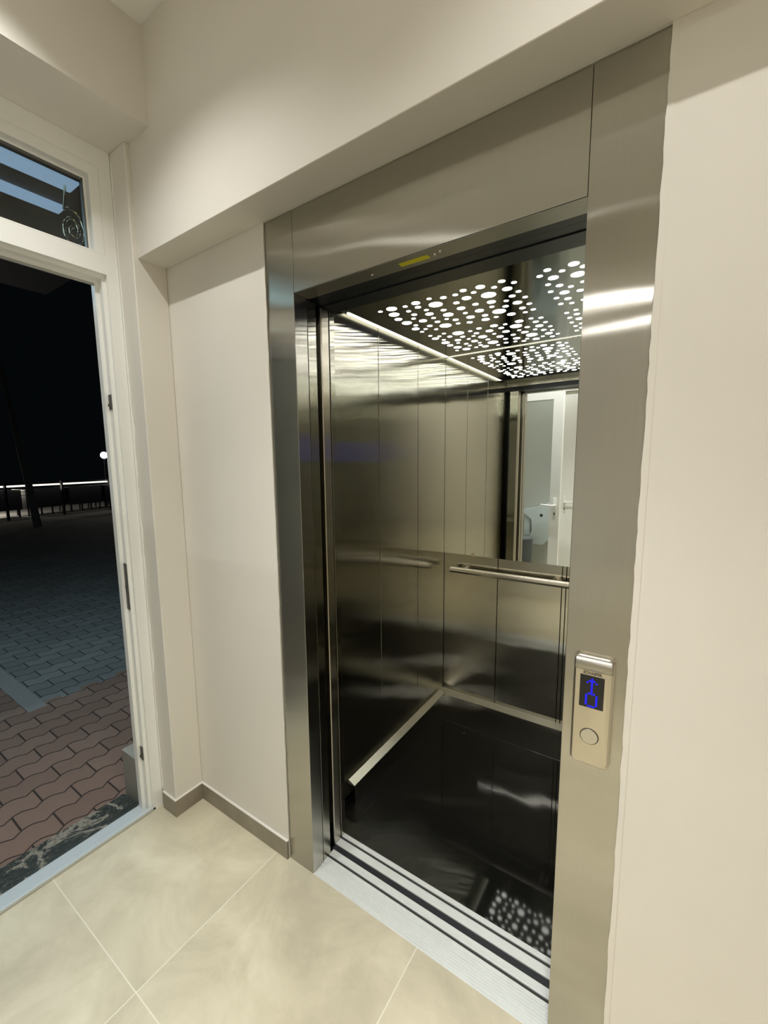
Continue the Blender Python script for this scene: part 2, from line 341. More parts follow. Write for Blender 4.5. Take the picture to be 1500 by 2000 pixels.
# elevator wall with the hand-plastered edges along the portal
def plaster_strip(mb, x, inward, z0, z1, seed):
    rnd = random.Random(seed); n = 90
    vs = []
    for i in range(n+1):
        z = z0+(z1-z0)*i/n
        j = inward*(0.0005+0.0022*rnd.random()**2)
        vs.append((mb.bm.verts.new((x-inward*0.01, -0.0012, z)), mb.bm.verts.new((x+j, -0.0012, z)), mb.bm.verts.new((x+j, 0.003, z)), mb.bm.verts.new((x-inward*0.01, 0.003, z))))
    for a, b in zip(vs, vs[1:]):
        for k in range(4): mb.bm.faces.new((a[k], a[(k+1) % 4], b[(k+1) % 4], b[k]))
m = MB(); m.box(XC-0.05, XJ0, 0, 0.12, 0, HT+0.3); m.box(XR1, 2.85, 0, 0.12, 0, HT+0.3)
m.box(XJ0, XR1, 0.0, 0.12, HT, HT+0.3)
plaster_strip(m, XJ0, 1, 0.0, HT, 1); plaster_strip(m, XR1, -1, 0.0, HT, 2)
struct(m, 'wall_back', M['wall'], 'beige painted wall around the elevator portal', 'wall')
m = MB(); m.box(-0.86, XC, -0.129, 0.0, 0, 2.611, 0.003, 1)
struct(m, 'wall_return', M['wall'], 'narrow beige wall return beside the entrance door', 'wall')
m = MB(); m.box(-0.86, -0.74, -4.0, -1.105, 0, 2.611)
struct(m, 'wall_left', M['wall'], 'beige wall left of the entrance door', 'wall')
struct(MB().box(XC, 2.75, -0.111, 0.0, HT, CEIL, 0.0015, 1), 'trim_1', M['wall'], 'boxed beige ceiling beam above the elevator', 'beam')
struct(MB().box(-0.86, -0.502, -2.1, -0.111, 2.611, CEIL).box(-0.86, XC, -0.111, 0.0, 2.611, CEIL), 'trim_2', M['wall'], 'boxed beige ceiling beam above the entrance door', 'beam')
struct(MB().box(2.75, 2.85, -6.7, 0, 0, CEIL), 'wall_right', M['wall'], 'beige wall on the right of the hall', 'wall')
struct(MB().box(0.95, 2.75, -6.7, -6.6, 0, CEIL), 'wall_far', M['wall'], 'beige wall at the far end of the hall', 'wall')
struct(MB().box(0.85, 0.95, -6.6, -2.2, 0, CEIL), 'wall_corridor', M['wall'], 'beige wall along the corridor', 'wall')
struct(MB().box(-0.86, -0.16, -2.2, -2.1, 0, CEIL).box(0.81, 0.95, -2.2, -2.1, 0, CEIL).box(-0.16, 0.81, -2.2, -2.1, 2.32, CEIL), 'wall_rear', M['wall'], 'pale wall behind the hand dryer, seen in the mirror', 'wall')

def baseboard(name, x0, x1, y0, y1, label):
    o = struct(MB().box(x0, x1, y0, y1, 0, 0.073, 0.0006, 1), name, M['skirt_tile'], label, 'baseboard')
    MB().box(x0, x1, y0, y1, 0.073, 0.0765, 0.0012, 2).build('grout_bead', M['grout'], o)
baseboard('baseboard_back', XC+0.0105, XJ0, -0.0105, -0.0002, 'taupe tile baseboard under the wall left of the elevator')
baseboard('baseboard_return', XC+0.0002, XC+0.0105, -0.1395, -0.0002, 'taupe tile baseboard along the wall return')
baseboard('baseboard_pillar', -0.722, XC+0.0002, -0.1395, -0.1292, 'short taupe tile baseboard beside the door frame')

# ================================================================== ENTRANCE DOOR
d1 = tag(empty('door_1', (-0.775, -0.6, 0)), 'white framed entrance door standing open to the dark yard', 'door', kind='structure')
YA, YB = -0.131, -1.105
m = MB()
STEP = [(-0.74, -0.757, 0), (-0.757, -0.785, 0.013), (-0.785, -0.812, 0.026)]
for xa, xb, s in STEP:      # stepped posts and head
    m.box(xb, xa, YA-0.043-s, YA, 0.0, 2.6105); m.box(xb, xa, YB, YB+0.043+s, 0.0, 2.6105)
    m.box(xb, xa, YB+0.043+s, YA-0.043-s, 2.184-s, 2.25)
    m.box(xb, xa, YB+0.043+s, YA-0.043-s, 2.545, 2.6105)
m.build('frame', M['white'], d1)
g = MB()
g.box(-0.790, -0.786, YA-0.062, YA-0.0562, 0.01, 2.15); g.box(-0.762, -0.759, YA-0.049, YA-0.0432, 0.01, 2.17)
g.box(-0.790, -0.786, YB+0.07, YA-0.07, 2.152, 2.157)
g.build('gasket', M['white_rubber'], d1)
for z0, z1, yy in ((1.700, 1.757, -0.1872), (0.906, 1.098, -0.1872), (0.238, 0.298, -0.1872)):
    q = MB(); q.box(-0.779, -0.7575, yy-0.0035, yy, z0, z1, 0.001, 1)
    if z1-z0 > 0.1: q.box(-0.776, -0.762, yy-0.0055, yy-0.003, z0+0.09, z0+0.10)
    else: q.box(-0.776, -0.762, yy-0.008, yy-0.003, z0+0.012, z0+0.022)
    q.build('strike_plate', M['grey_metal'], d1)
m = MB(); m.box(-0.757, -0.740, YB, -0.163, 0.0, 0.014, 0.002, 2); m.box(-0.820, -0.757, YB, -0.150, -0.03, 0.003)
m.build('threshold', M['door_alu'], d1)
# opened leaf, seen in the car mirror
LY0, LY1 = -1.085, -1.025
lf = MB(); X0, X1, Z1 = -0.735, 0.100, 2.162
lf.box(X0, X0+0.095, LY0, LY1, 0.02, Z1, 0.003, 1); lf.box(X1-0.095, X1, LY0, LY1, 0.02, Z1, 0.003, 1)
lf.box(X0+0.09, X1-0.09, LY0, LY1, Z1-0.095, Z1, 0.003, 1); lf.box(X0+0.09, X1-0.09, LY0, LY1, 0.02, 0.14, 0.003, 1)
leaf = lf.build('door_leaf', M['white'], d1)
MB().box(X0+0.09, X1-0.09, -1.058, -1.052, 0.13, Z1-0.09).build('glass_pane', M['leaf_glass'], leaf)
def lever(parent, x, y, z, side, dirx):
    h = MB(); h.box(x-0.016, x+0.016, min(y, y+side*0.008), max(y, y+side*0.008), z-0.12, z+0.075, 0.003, 2)
    h.cyl((x, y+side*0.006, z), (x, y+side*0.045, z), 0.010)
    h.tube([(x, y+side*0.043, z), (x+dirx*0.02, y+side*0.047, z), (x+dirx*0.125, y+side*0.044, z+0.006)], [0.010, 0.009, 0.007])
    o = h.build('door_handle', M['white'], parent, True)
    return o
def keyhole(parent, x, y, z, side):
    k_ = MB(); k_.cyl((x, y, z), (x, y+side*0.003, z), 0.007); k_.box(x-0.003, x+0.003, min(y, y+side*0.003), max(y, y+side*0.003), z-0.022, z, 0.0)
    k_.build('keyhole', M['dark'], parent)
lever(leaf, X1-0.045, LY1, 1.02, 1, -1); keyhole(leaf, X1-0.045, LY1+0.008, 0.94, 1)
m = MB()
for z in (0.35, 1.1, 1.9): m.cyl((-0.735, -1.02, z-0.05), (-0.735, -1.02, z+0.05), 0.008)
m.build('hinge', M['white'], leaf)

w1 = tag(empty('window_1', (-0.775, -0.6, 2.25)), 'narrow transom window above the entrance door', 'window', kind='structure')
m = MB()
for xa, xb, s in ((-0.7402, -0.772, 0), (-0.772, -0.80, 0.014)):
    y1, y0 = YA-0.0435, YB+0.0435
    m.box(xb, xa, y1-0.034-s*0.4, y1, 2.2505, 2.5445); m.box(xb, xa, y0, y0+0.034+s*0.4, 2.2505, 2.5445)
    m.box(xb, xa, y0+0.034+s*0.4, y1-0.034-s*0.4, 2.508-s*0.4, 2.5445); m.box(xb, xa, y0+0.034+s*0.4, y1-0.034-s*0.4, 2.2505, 2.256+s*0.4)
m.build('window_frame', M['white'], w1)
MB().box(-0.7885, -0.7835, YB+0.07, YA-0.07, 2.25, 2.515).build('window_glass', M['glass'], w1)
m = MB(); yy = YA-0.0435-0.034
m.box(-0.790, -0.7725, yy-0.010, yy-0.0057, 2.262, 2.50); m.box(-0.790, -0.7725, YB+0.08, yy-0.006, 2.492, 2.5015)
m.build('glazing_seal', M['grey_metal'], w1)
# painter's ragged edge between the frame and the wall return
m = MB(); rnd = random.Random(5); vs = []
for i in range(141):
    z = 0.08+2.5*i/140
    a = 0.003+0.006*abs(math.sin(i*0.13)+0.4*math.sin(i*0.71))*(1 if 30 < i < 100 else 0.25)+0.002*rnd.random()
    vs.append((m.bm.verts.new((-0.7402, YA+0.001, z)), m.bm.verts.new((-0.7402+a*1.6, YA+0.001, z)), m.bm.verts.new((-0.7402+a*1.6, YA+0.004, z)), m.bm.verts.new((-0.7402, YA+0.004, z))))
for a, b in zip(vs, vs[1:]):
    for k in range(4): m.bm.faces.new((a[k], a[(k+1) % 4], b[(k+1) % 4], b[k]))
struct(m, 'trim_3', M['white'], 'ragged bead of white sealant beside the door frame', 'sealant')

# WC door and things seen only in the mirror
d2 = tag(empty('door_2', (0.32, -2.12, 0)), 'closed white door with a lock plate, seen in the car mirror', 'door', kind='structure')
MB().box(-0.16, -0.115, -2.14, -2.06, 0, 2.32, 0.003, 1).box(0.765, 0.81, -2.14, -2.06, 0, 2.32, 0.003, 1).box(-0.115, 0.765, -2.14, -2.06, 2.275, 2.32, 0.003, 1).build('frame', M['white'], d2)
dl = MB().box(-0.112, 0.762, -2.13, -2.08, 0.006, 2.272, 0.003, 1).build('door_leaf', M['white'], d2)
lever(dl, -0.045, -2.08, 0.96, 1, 1); keyhole(dl, -0.045, -2.072, 0.885, 1)

dr = tag(empty('hand_dryer', (-0.36, -2.09, 0.45)), 'white wall-mounted hand dryer seen in the car mirror', 'hand dryer')
prof = [(-0.50, 0.86), (-0.19, 0.955), (-0.17, 0.93), (-0.165, 0.66), (-0.185, 0.50), (-0.25, 0.43), (-0.42, 0.43), (-0.45, 0.45), (-0.45, 0.50), (-0.40, 0.52), (-0.375, 0.60), (-0.385, 0.74), (-0.42, 0.79), (-0.50, 0.81)]
m = MB(); m.prism(prof, 1, -2.098, -1.93)
bmesh.ops.bevel(m.bm, geom=m.bm.edges[:], offset=0.008, segments=3, affect='EDGES', profile=0.5)
m.build('body', M['dryer'], dr, True)
m = MB()
for (a, b, y0, y1) in ((-0.46, -0.25, -2.06, -2.04), (-0.36, -0.27, -1.985, -1.97)):
    za = 0.86+(a+0.50)*0.3065; zb = 0.86+(b+0.50)*0.3065
    m.prism([(a, za+0.001), (b, zb+0.001), (b, zb+0.003), (a, za+0.003)], 1, y0, y1)
m.build('air_slot', M['dark'], dr)
MB().cyl((-0.275, -1.931, 0.80), (-0.275, -1.926, 0.80), 0.018).build('sensor_button', M['dark'], dr)
MB().box(-0.49, -0.41, -2.098, -1.97, 0.53, 0.80, 0.01, 2).build('back_housing', M['dryer'], dr)

bn = tag(empty('waste_bin', (-0.44, -1.72, 0)), 'dark grey round waste bin under the hand dryer, seen in the car mirror', 'waste bin')
MB().cyl((-0.44, -1.72, 0.0), (-0.44, -1.72, 0.535), 0.105, 0.125, 40).build('body', M['bin'], bn, True)
MB().cyl((-0.44, -1.72, 0.535), (-0.44, -1.72, 0.55), 0.130, 0.128, 40).build('rim', P('bin_rim', (0.25, 0.26, 0.26), 0.3), bn, True)

# ================================================================== ELEVATOR PORTAL
pf = tag(empty('elevator_door_frame', (0.43, 0.03, 0)), 'brushed stainless steel portal around the elevator opening', 'door frame')
for x0, x1, lab in ((XJ0, XJ1, 0), (XR0, XR1, 1)):
    m = MB(); m.box(x0, x1, 0.004, 0.060, 0.0, HT-0.0005, 0.0012, 2)
    xe = (x1-0.003, x1) if lab == 0 else (x0, x0+0.003)
    m.build('jamb', M['frame_steel'], pf)
MB().box(XJ1+0.0008, XR0-0.0008, 0.0045, 0.069, 2.0, HT-0.0005, 0.001, 2).build('header', M['frame_steel'], pf)
m = MB(); m.box(XJ1-0.004, XJ1+0.004, 0.012, 0.05, 2.001, HT-0.002); m.box(XR0-0.004, XR0+0.004, 0.012, 0.05, 2.001, HT-0.002)
m.build('joint_backing', M['dark'], pf)
MB().box(XJ1+0.001, XR0-0.001, 0.0065, 0.0685, 1.9988, 1.9999).build('header_soffit', P('soffit_steel', (0.42, 0.41, 0.37), 0.35, 0.9), pf)
st = MB().box(0.381, 0.464, 0.029, 0.049, 1.9980, 1.9987).build('sticker', M['yellow'], pf); st['label'] = 'yellow sticker under the header'
for x, y in ((0.289, 0.045), (0.497, 0.034), (0.480, 0.040)):
    MB().cyl((x, y, 1.9965), (x, y, 1.9995), 0.0045, 0.006, 12).build('screw', M['rail_steel'], pf)

for side, (xa, xb, lab, nm) in enumerate(((-0.085, 0.0245, 'steel edge of the landing door retracted in the left jamb', 0), (0.8305, 0.94, 'steel landing door post behind the right jamb', 1))):
    o = tag(MB().box(xa, xb, 0.0655, 0.105, -0.005, 1.998, 0.001, 2).build('landing_door_panel', M['car_steel']), lab, 'elevator door')

# sills: ribbed profiles extruded along x
def profile(pts, x0, x1, name, mat, parent=None):
    return MB().prism(pts, 0, x0, x1).build(name, mat, parent)
pts = [(0.003, -0.03), (0.003, -0.001)]
y = 0.004
for i in range(9):
    pts += [(y, 0.0), (y+0.0062, 0.0), (y+0.0069, -0.0016), (y+0.0081, -0.0016)]; y += 0.0088
pts += [(y+0.0005, 0.0), (0.087, 0.0), (0.087, -0.014), (0.0975, -0.014), (0.0975, 0.0), (0.1035, 0.0), (0.104, -0.0015), (0.1055, -0.0015), (0.106, 0.0), (0.124, 0.0), (0.124, -0.03)]
ls = tag(empty('landing_sill', (0.43, 0.06, -0.03)), 'ribbed aluminium landing sill at the hall side of the threshold', 'door sill')
profile(pts, XJ1-0.004, XR0+0.004, 'sill_plate', M['alu'], ls)
MB().box(XJ1-0.003, XR0+0.003, 0.0872, 0.0973, -0.0135, -0.0035).build('groove_shade', M['dark'], ls)  # dark filler stands in for the shade inside the groove

# ================================================================== ELEVATOR CAR
YC, XL, XRW, ZC, YF = 1.320, -0.073, 1.190, 2.058, 0.145
car = tag(empty('elevator_car', (0.55, 0.80, 0)), 'open elevator car lined in brushed steel with a black floor and perforated light ceiling', 'elevator car')
MB().box(XL-0.03, XRW+0.03, 0.207, YC+0.03, -0.05, -0.002).build('floor_panel', M['car_floor'], car)
MB().box(XJ1-0.016, XR0+0.019, 0.1245, 0.1487, -0.03, -0.004).build('sill_gap_shade', M['black'], car)  # black filler stands in for the shade between the two sills
cs = profile([(0.149, -0.03), (0.149, 0), (0.179, 0), (0.179, -0.014), (0.1895, -0.014), (0.1895, 0), (0.207, 0), (0.207, -0.03)], XJ1-0.017, XR0+0.02, 'car_sill', M['alu'], car)
MB().box(XJ1-0.016, XR0+0.019, 0.1792, 0.1893, -0.0135, -0.0035).build('groove_shade', M['dark'], cs)  # dark filler in place of the shade in the car sill groove
g = 0.0035
ys = [YF, 0.624, 0.988, YC]
for a, b in zip(ys, ys[1:]):
    MB().box(XL-0.02, XL, a+g/2, b-g/2, 0.03, ZC, 0.0006, 1).build('side_wall_panel', M['car_steel'], car)
    MB().box(XRW, XRW+0.02, a+g/2, b-g/2, 0.03, ZC, 0.0006, 1).build('side_wall_panel', M['car_steel'], car)
xs = [XL, 0.248, 0.577, 0.597, 0.925, XRW]
for a, b in zip(xs, xs[1:]):
    MB().box(a+g/2, b-g/2, YC, YC+0.02, 0.03, ZC, 0.0006, 1).build('rear_wall_panel', M['car_steel'], car)
MB().box(XL-0.035, XL-0.021, YF, YC+0.03, 0, ZC+0.03).box(XRW+0.021, XRW+0.035, YF, YC+0.03, 0, ZC+0.03).box(XL-0.03, XRW+0.03, YC+0.021, YC+0.035, 0, ZC+0.03).build('outer_shell', M['dark'], car)
# front returns, door posts and header
MB().box(XL, -0.046, 0.140, 0.150, 0, ZC).build('recess_backing', M['black'], car)
MB().box(XRW-0.12, XRW, 0.140, 0.150, 0, ZC).build('recess_backing', M['black'], car)
for s_, xa in ((1, -0.045), (-1, XR0+0.012)):
    xb = xa+0.060 if s_ > 0 else XRW-0.12
    MB().box(xa, xb, 0.141, 0.182, 0.001, 1.999, 0.004, 3).build('car_door_edge', M['post_steel'], car)
    MB().box(xa, xb, 0.186, 0.212, 0, 1.999, 0.001, 2).build('front_return', M['car_steel'], car)
MB().box(XL, XRW, 0.150, 0.222, 2.0, 2.030).box(XL, XRW, 0.150, 0.215, 2.03, ZC+0.005).build('front_header', M['navy'], car)
MB().box(XL+0.001, XRW-0.001, 0.2155, 0.224, 2.0305, ZC+0.005, 0.002, 2).build('header_trim', M['rail_steel'], car)
MB().box(-0.09, 0.94, 0.108, 0.149, 2.003, 2.09).build('door_operator', M['navy'], car)
# skirting ledge
for xa, sg in ((XL, 1), (XRW, -1)):
    x0, x1 = sorted((xa, xa+sg*0.033)); MB().box(x0, x1, 0.352, YC-0.049, -0.002, 0.0845).build('skirting', M['car_steel'], car)
    MB().prism([(xa, 0.085), (xa, 0.103), (xa+sg*0.033, 0.0885), (xa+sg*0.0335, 0.085)], 1, 0.350, YC-0.049).build('skirting_cap', M['skirt_steel'], car)
MB().box(XL, XRW, YC-0.048, YC, -0.002, 0.0805).build('skirting', M['car_steel'], car)
MB().prism([(YC, 0.081), (YC, 0.094), (YC-0.048, 0.0835), (YC-0.0485, 0.081)], 0, XL, XRW).build('skirting_cap', M['skirt_steel'], car)
MB().box(XL+0.0005, XRW-0.0005, YC-0.0055, YC-0.0005, 0.946, ZC-0.004, 0.0008, 1).build('mirror', M['mirror'], car)
MB().cyl((0.107, YC-0.0075, 0.952), (0.107, YC-0.0005, 0.952), 0.012, n=24).build('mirror_clip', M['rail_steel'], car)
# ceiling
cp = MB(); cp.box(XL+0.022, XRW-0.022, 0.30, YC-0.012, ZC, ZC+0.012)
cpan = cp.build('ceiling_panel', M['ceil_steel'], car)
MB().box(XL, XRW, 0.225, 0.2995, ZC+0.0005, ZC+0.02).box(XL-0.02, XRW+0.02, YF, YC+0.02, ZC+0.021, ZC+0.035).build('ceiling_frame', M['ceil_steel'], car)
MB().box(XL+0.0015, XL+0.021, 0.40, YC-0.008, ZC-0.001, ZC+0.006).build('light_slot', M['slot'], car)
MB().box(XRW-0.021, XRW-0.0015, 0.40, YC-0.008, ZC-0.001, ZC+0.006).build('light_slot', M['slot'], car)
MB().box(XL+0.022, XRW-0.022, YC-0.0118, YC-0.006, ZC-0.001, ZC+0.005).build('light_slot', M['slot'], car)
random.seed(4)
DB = list(DOTS_B)
for (x, y, r) in DOTS_A:      # the far half of the second field repeats the first one
    x2 = x+0.560
    if x2 > 0.70 and all((x2-a)**2+(y-b)**2 > (r+c+0.006)**2 for a, b, c in DB): DB.append((x2, y, r))
spots = sorted(list(DOTS_A)+DB, key=lambda d: -d[2])
def spot_bm(mb, x, y, r): mb.cyl((x, y, ZC-0.0006), (x, y, ZC+0.003), r*0.83, n=22)
near = [d for d in spots if d[0] < 0.74]; far = [d for d in spots if d[0] >= 0.74]
for d in near[:100]:
    m = MB(); spot_bm(m, *d); m.build('light_spot', M['led'], cpan)
m = MB()
for d in near[100:]+far: spot_bm(m, *d)
tag(m.build('light_spot', M['led'], cpan), kind='stuff')
# handrail
hr = MB(); hr.cyl((-0.006, 1.262, 0.866), (1.12, 1.262, 0.866), 0.0175, n=32)
rail = hr.build('handrail', M['rail_steel'], car, True)
for x in (0.06, 0.556, 1.05):
    MB().cyl((x, 1.262, 0.866), (x, YC, 0.866), 0.008, n=16).cyl((x, YC-0.004, 0.866), (x, YC, 0.866), 0.024, n=24).build('rail_bracket', M['rail_steel'], rail, True)
# car operating panel on the right wall (its display glows in the left wall)
cop = MB().box(XRW-0.012, XRW-0.0005, 0.62, 0.80, 0.75, 1.85, 0.003, 2).build('operating_panel', M['plate_steel'], car)
MB().box(XRW-0.0135, XRW-0.0118, 0.66, 0.76, 1.50, 1.66).build('floor_display', P('car_display_glow', (0.0, 0.0, 0.1), 0.4, emit=(0.10, 0.10, 1.0), es=0.9), cop)
m = MB()
for i in range(4): MB().cyl((XRW-0.015, 0.71, 0.90+i*0.09), (XRW-0.0118, 0.71, 0.90+i*0.09), 0.018).build('floor_button', M['rail_steel'], cop)
# dark hoistway behind the portal
struct(MB().box(-0.35, -0.30, 0.12, 1.7, -0.2, 2.6).box(1.45, 1.50, 0.12, 1.7, -0.2, 2.6).box(-0.35, 1.5, 1.65, 1.7, -0.2, 2.6).box(-0.35, 1.5, 0.12, 1.7, 2.55, 2.6)
       .box(-0.35, 1.5, 0.1245, 1.7, -0.25, -0.2), 'wall_hoistway', M['black'], 'dark hoistway lining around the elevator car', 'wall')
m = MB(); m.box(-0.12, -0.092, 0.061, 0.139, 0, 2.1); m.box(0.951, 0.99, 0.061, 0.139, 0, 2.1); m.box(-0.12, 0.99, 0.070, 0.107, 2.003, 2.225)
struct(m, 'trim_4', M['navy'], 'black recess around the landing doors', 'trim')

# ================================================================== HALL CALL PANEL
cpn = tag(empty('hall_call_panel', (0.887, 0.0, 0.81)), 'satin steel elevator call panel with a blue lit display on the right jamb', 'call panel')
PX0, PX1, PZ0, PZ1 = 0.8485, 0.9265, 0.808, 1.062
def rounded(x0, x1, z0, z1, r, n=7):
    p = []
    for cx, cz, a in ((x1-r, z1-r, 0), (x0+r, z1-r, 90), (x0+r, z0+r, 180), (x1-r, z0+r, 270)):
        for k in range(n): t = math.radians(a+90*k/(n-1)); p.append((cx+r*math.cos(t), cz+r*math.sin(t)))
    return p
m = MB(); A = rounded(PX0, PX1, PZ0, PZ1, 0.013); B_ = rounded(PX0+0.005, PX1-0.005, PZ0+0.009, PZ1-0.005, 0.010)
rings = [[m.bm.verts.new((x, y, z)) for x, z in L] for L, y in ((A, 0.0035), (A, -0.006), (B_, -0.012))]
for R0, R1 in zip(rings, rings[1:]):
    for k in range(len(A)): m.bm.faces.new((R0[k], R0[(k+1) % len(A)], R1[(k+1) % len(A)], R1[k]))
m.bm.faces.new(rings[0]); m.bm.faces.new(rings[-1][::-1])
fp = m.build('faceplate', M['plate_steel'], cpn, True)
# projecting visor along the top
prof = [(-0.011, 1.030), (-0.0155, 1.034), (-0.0185, 1.042), (-0.0185, 1.050), (-0.0155, 1.0565), (-0.010, 1.060), (-0.004, 1.061), (-0.004, 1.030)]
m = MB().prism(prof, 0, PX0+0.002, PX1-0.002)
bmesh.ops.bevel(m.bm, geom=[e for e in m.bm.edges if abs(e.verts[0].co.x-e.verts[1].co.x) < 1e-6], offset=0.004, segments=3, affect='EDGES', profile=0.5)
m.build('visor', P('visor_steel', (0.40, 0.38, 0.33), 0.40, 1.0), cpn, True)
dsp = MB().box(0.8625, 0.9095, -0.0128, -0.010, 0.9465, 1.0205, 0.0005, 1).build('display', M['glass_dark'], cpn)
def matrix(rows, cx, ztop, px, pz, r, name):
    m = MB(); n = len(rows[0])
    for j, row in enumerate(rows):
        for i, ch in enumerate(row):
            if ch == '#':
                x = cx+(i-(n-1)/2)*px; z = ztop-j*pz; m.cyl((x, -0.01365, z), (x, -0.0126, z), r, n=12)
    m.build(name, M['blue_led'], dsp)
matrix(['..#..', '.###.', '#.#.#', '..#..', '..#..', '..#..', '..#..', '..#..'], 0.886, 1.013, 0.0044, 0.0042, 0.0021, 'up_arrow')
matrix(['.###.', '#...#', '#...#', '#...#', '#...#', '#...#', '#...#', '.###.'], 0.886, 0.9795, 0.0050, 0.0041, 0.0022, 'digit')
bt = MB().cyl((0.886, -0.0145, 0.880), (0.886, -0.010, 0.880), 0.0165, 0.0175, 40).build('call_button', M['skirt_steel'], cpn, True)
m = MB(); m.cyl((0.886, -0.01235, 0.880), (0.886, -0.010, 0.880), 0.0188, n=40); m.build('button_ring', M['engrave'], cpn)
cu = bpy.data.curves.new('lettering', 'FONT'); cu.body = 'SCHAEFER'; cu.size = 0.0088; cu.align_x = 'CENTER'; cu.align_y = 'CENTER'; cu.extrude = 0.0003; cu.offset = 0.00025
t = bpy.data.objects.new('tmp', cu); C.objects.link(t)
bpy.context.view_layer.update()
me = bpy.data.meshes.new_from_object(t.evaluated_get(bpy.context.evaluated_depsgraph_get())); bpy.data.objects.remove(t)
lt = bpy.data.objects.new('lettering', me); me.materials.clear(); me.materials.append(M['engrave']); C.objects.link(lt); lt.parent = cpn
sc_ = 0.036/max(1e-6, max(v.co.x for v in me.vertices)-min(v.co.x for v in me.vertices))
for v in me.vertices: v.co.x *= sc_
lt.rotation_euler = (PI/2, 0, 0); lt.location = (0.886-0.887, -0.0122, 1.0255-0.81)

# ================================================================== OUTSIDE
GZ = -0.15
struct(MB().box(-30, -0.82, -14, 24, GZ-0.1, GZ), 'ground', M['pavers'], 'wavy interlocking pavers of the yard, reddish by the door and grey beyond', 'paving')
struct(MB().prism([(-0.975, YB-0.1), (-0.965, -0.187), (-0.862, -0.187), (-0.862, -0.152), (-0.82, -0.152), (-0.82, YB-0.1)], 2, GZ, -0.012), 'trim_5', M['marble'], 'dark veined marble step outside the threshold', 'step')
struct(MB().box(-0.95, -0.862, -0.12, 3.0, GZ, 2.75).box(-0.95, -0.862, -6, YB-0.03, GZ, 2.75).box(-0.95, -0.862, YB-0.03, -0.12, 2.70, 2.75), 'wall_outside', M['ext'], 'dark outer face of the building', 'wall')
tag(MB().box(-0.985, -0.863, -0.176, 2.0, GZ, 0.192, 0.002, 1).build('wall_plinth', M['plinth']), 'pale plinth tile at the foot of the outer wall', 'baseboard', kind='structure')
cn = tag(empty('canopy', (-1.9, -1.0, 2.9)), 'dark canopy over the entrance with glowing light strips', 'canopy', kind='structure')
MB().box(-3.4, -0.951, -5, 0.6, 2.93, 3.05).build('soffit', M['canopy'], cn)
MB().box(-1.655, -1.535, -3.2, 0.12, 2.90, 2.9295, 0.01, 3).build('light_strip', M['canopy_led'], cn)
MB().box(-1.915, -1.850, -3.2, 0.16, 2.90, 2.9295, 0.003, 1).build('light_strip', M['canopy_led'], cn)
# scroll bracket under the canopy
m = MB(); pts = []; 
for i in range(46):
    a = i*0.30; r = 0.012+0.0042*i*0.8
    pts.append((-1.60, 0.093+r*0.40*math.cos(a+1.2), 2.70+r*math.sin(a+1.2)*0.62))
m.tube(pts, 0.007, 8); m.cyl((-1.60, pts[-1][1], pts[-1][2]), (-1.60, pts[-1][1]+0.02, 2.9305), 0.006)
tag(m.build('iron_scroll', M['gilt'], None, True), 'shiny spiral scroll of wrought iron seen through the transom window', 'ornament')
# parapet rail with LED line
rl = tag(empty('terrace_railing', (-15.8, 5.0, GZ)), 'long low railing with a glowing light line across the yard', 'railing')
P0, P1 = Vector((-15.0, 0.3, 0)), Vector((-16.9, 8.9, 0)); d_ = (P1-P0).normalized(); nrm = Vector((d_.y, -d_.x, 0))
def along(mb, s0, s1, off, wdt, z0, z1):
    a = P0+d_*s0+nrm*off; b = P0+d_*s1+nrm*off; h = nrm*wdt/2
    mb.prism([((a+h).x, (a+h).y), ((b+h).x, (b+h).y), ((b-h).x, (b-h).y), ((a-h).x, (a-h).y)], 2, z0, z1)
m = MB(); along(m, 0, 8.8, 0, 0.08, 0.875, 0.925); ledm = m.build('light_line', M['rail_led'], rl)
m = MB(); along(m, 0, 8.8, 0, 0.10, 0.93, 0.97); m.build('top_rail', M['table'], rl)
for s in (0.9, 3.15, 4.85, 6.6, 8.3):
    m = MB(); along(m, s, s+0.05, 0.08, 0.08, GZ, 1.0); m.build('post', M['table'], rl)
M['dim_rail'] = P('dim_rail', (0.35, 0.35, 0.33), 0.4)
for s0, s1, z0, z1 in ((3.1, 4.1, 0.70, 0.72), (3.1, 4.1, 0.60, 0.615), (5.9, 6.3, 0.77, 0.785)):
    m = MB(); along(m, s0, s1, 0.03, 0.03, z0, z1); m.build('lower_rail', M['dim_rail'], rl)
# dark tables on thin legs in front of the railing
rt_ = tag(empty('terrace_table', (0, 0, 0)), 'tmp', 'table', 'dark tables in a row along the terrace railing')
TS = [0.45, 1.9, 3.3, 4.7, 6.1, 7.5]
TL = ['dark table before the railing, leftmost and nearest of the row', 'dark table before the railing, second from the left in the row', 'dark table before the railing behind the leaning tree trunk', 'dark table before the railing, just right of the tree trunk', 'dark table before the railing, second from the right in the row', 'dark table before the railing, rightmost beside the door frame']
rt_.name = 'terrace_table'
bm_top = MB().box(-0.40, 0.40, -0.62, 0.62, 0.26, 0.90).build('tabletop', M['table'], rt_)
legs = []
for sx in (-0.33, 0.33):
    for sy in (-0.55, -0.15, 0.2, 0.55): legs.append(MB().box(sx-0.02, sx+0.02, sy-0.02, sy+0.02, 0, 0.27).build('leg', M['table'], rt_))
rnd = random.Random(7)
for i, s in enumerate(TS):
    if i == 0: r_ = rt_
    else:
        r_ = rt_.copy(); C.objects.link(r_)
        for ch in [bm_top]+legs:
            c_ = ch.copy(); C.objects.link(c_); c_.parent = r_
    p_ = P0+d_*s-nrm*(-0.9)*(-1)
    r_.location = (p_.x, p_.y, GZ); r_.rotation_euler = (0, 0, math.atan2(d_.y, d_.x)-PI/2+rnd.uniform(-0.05, 0.05)); r_['label'] = TL[i]
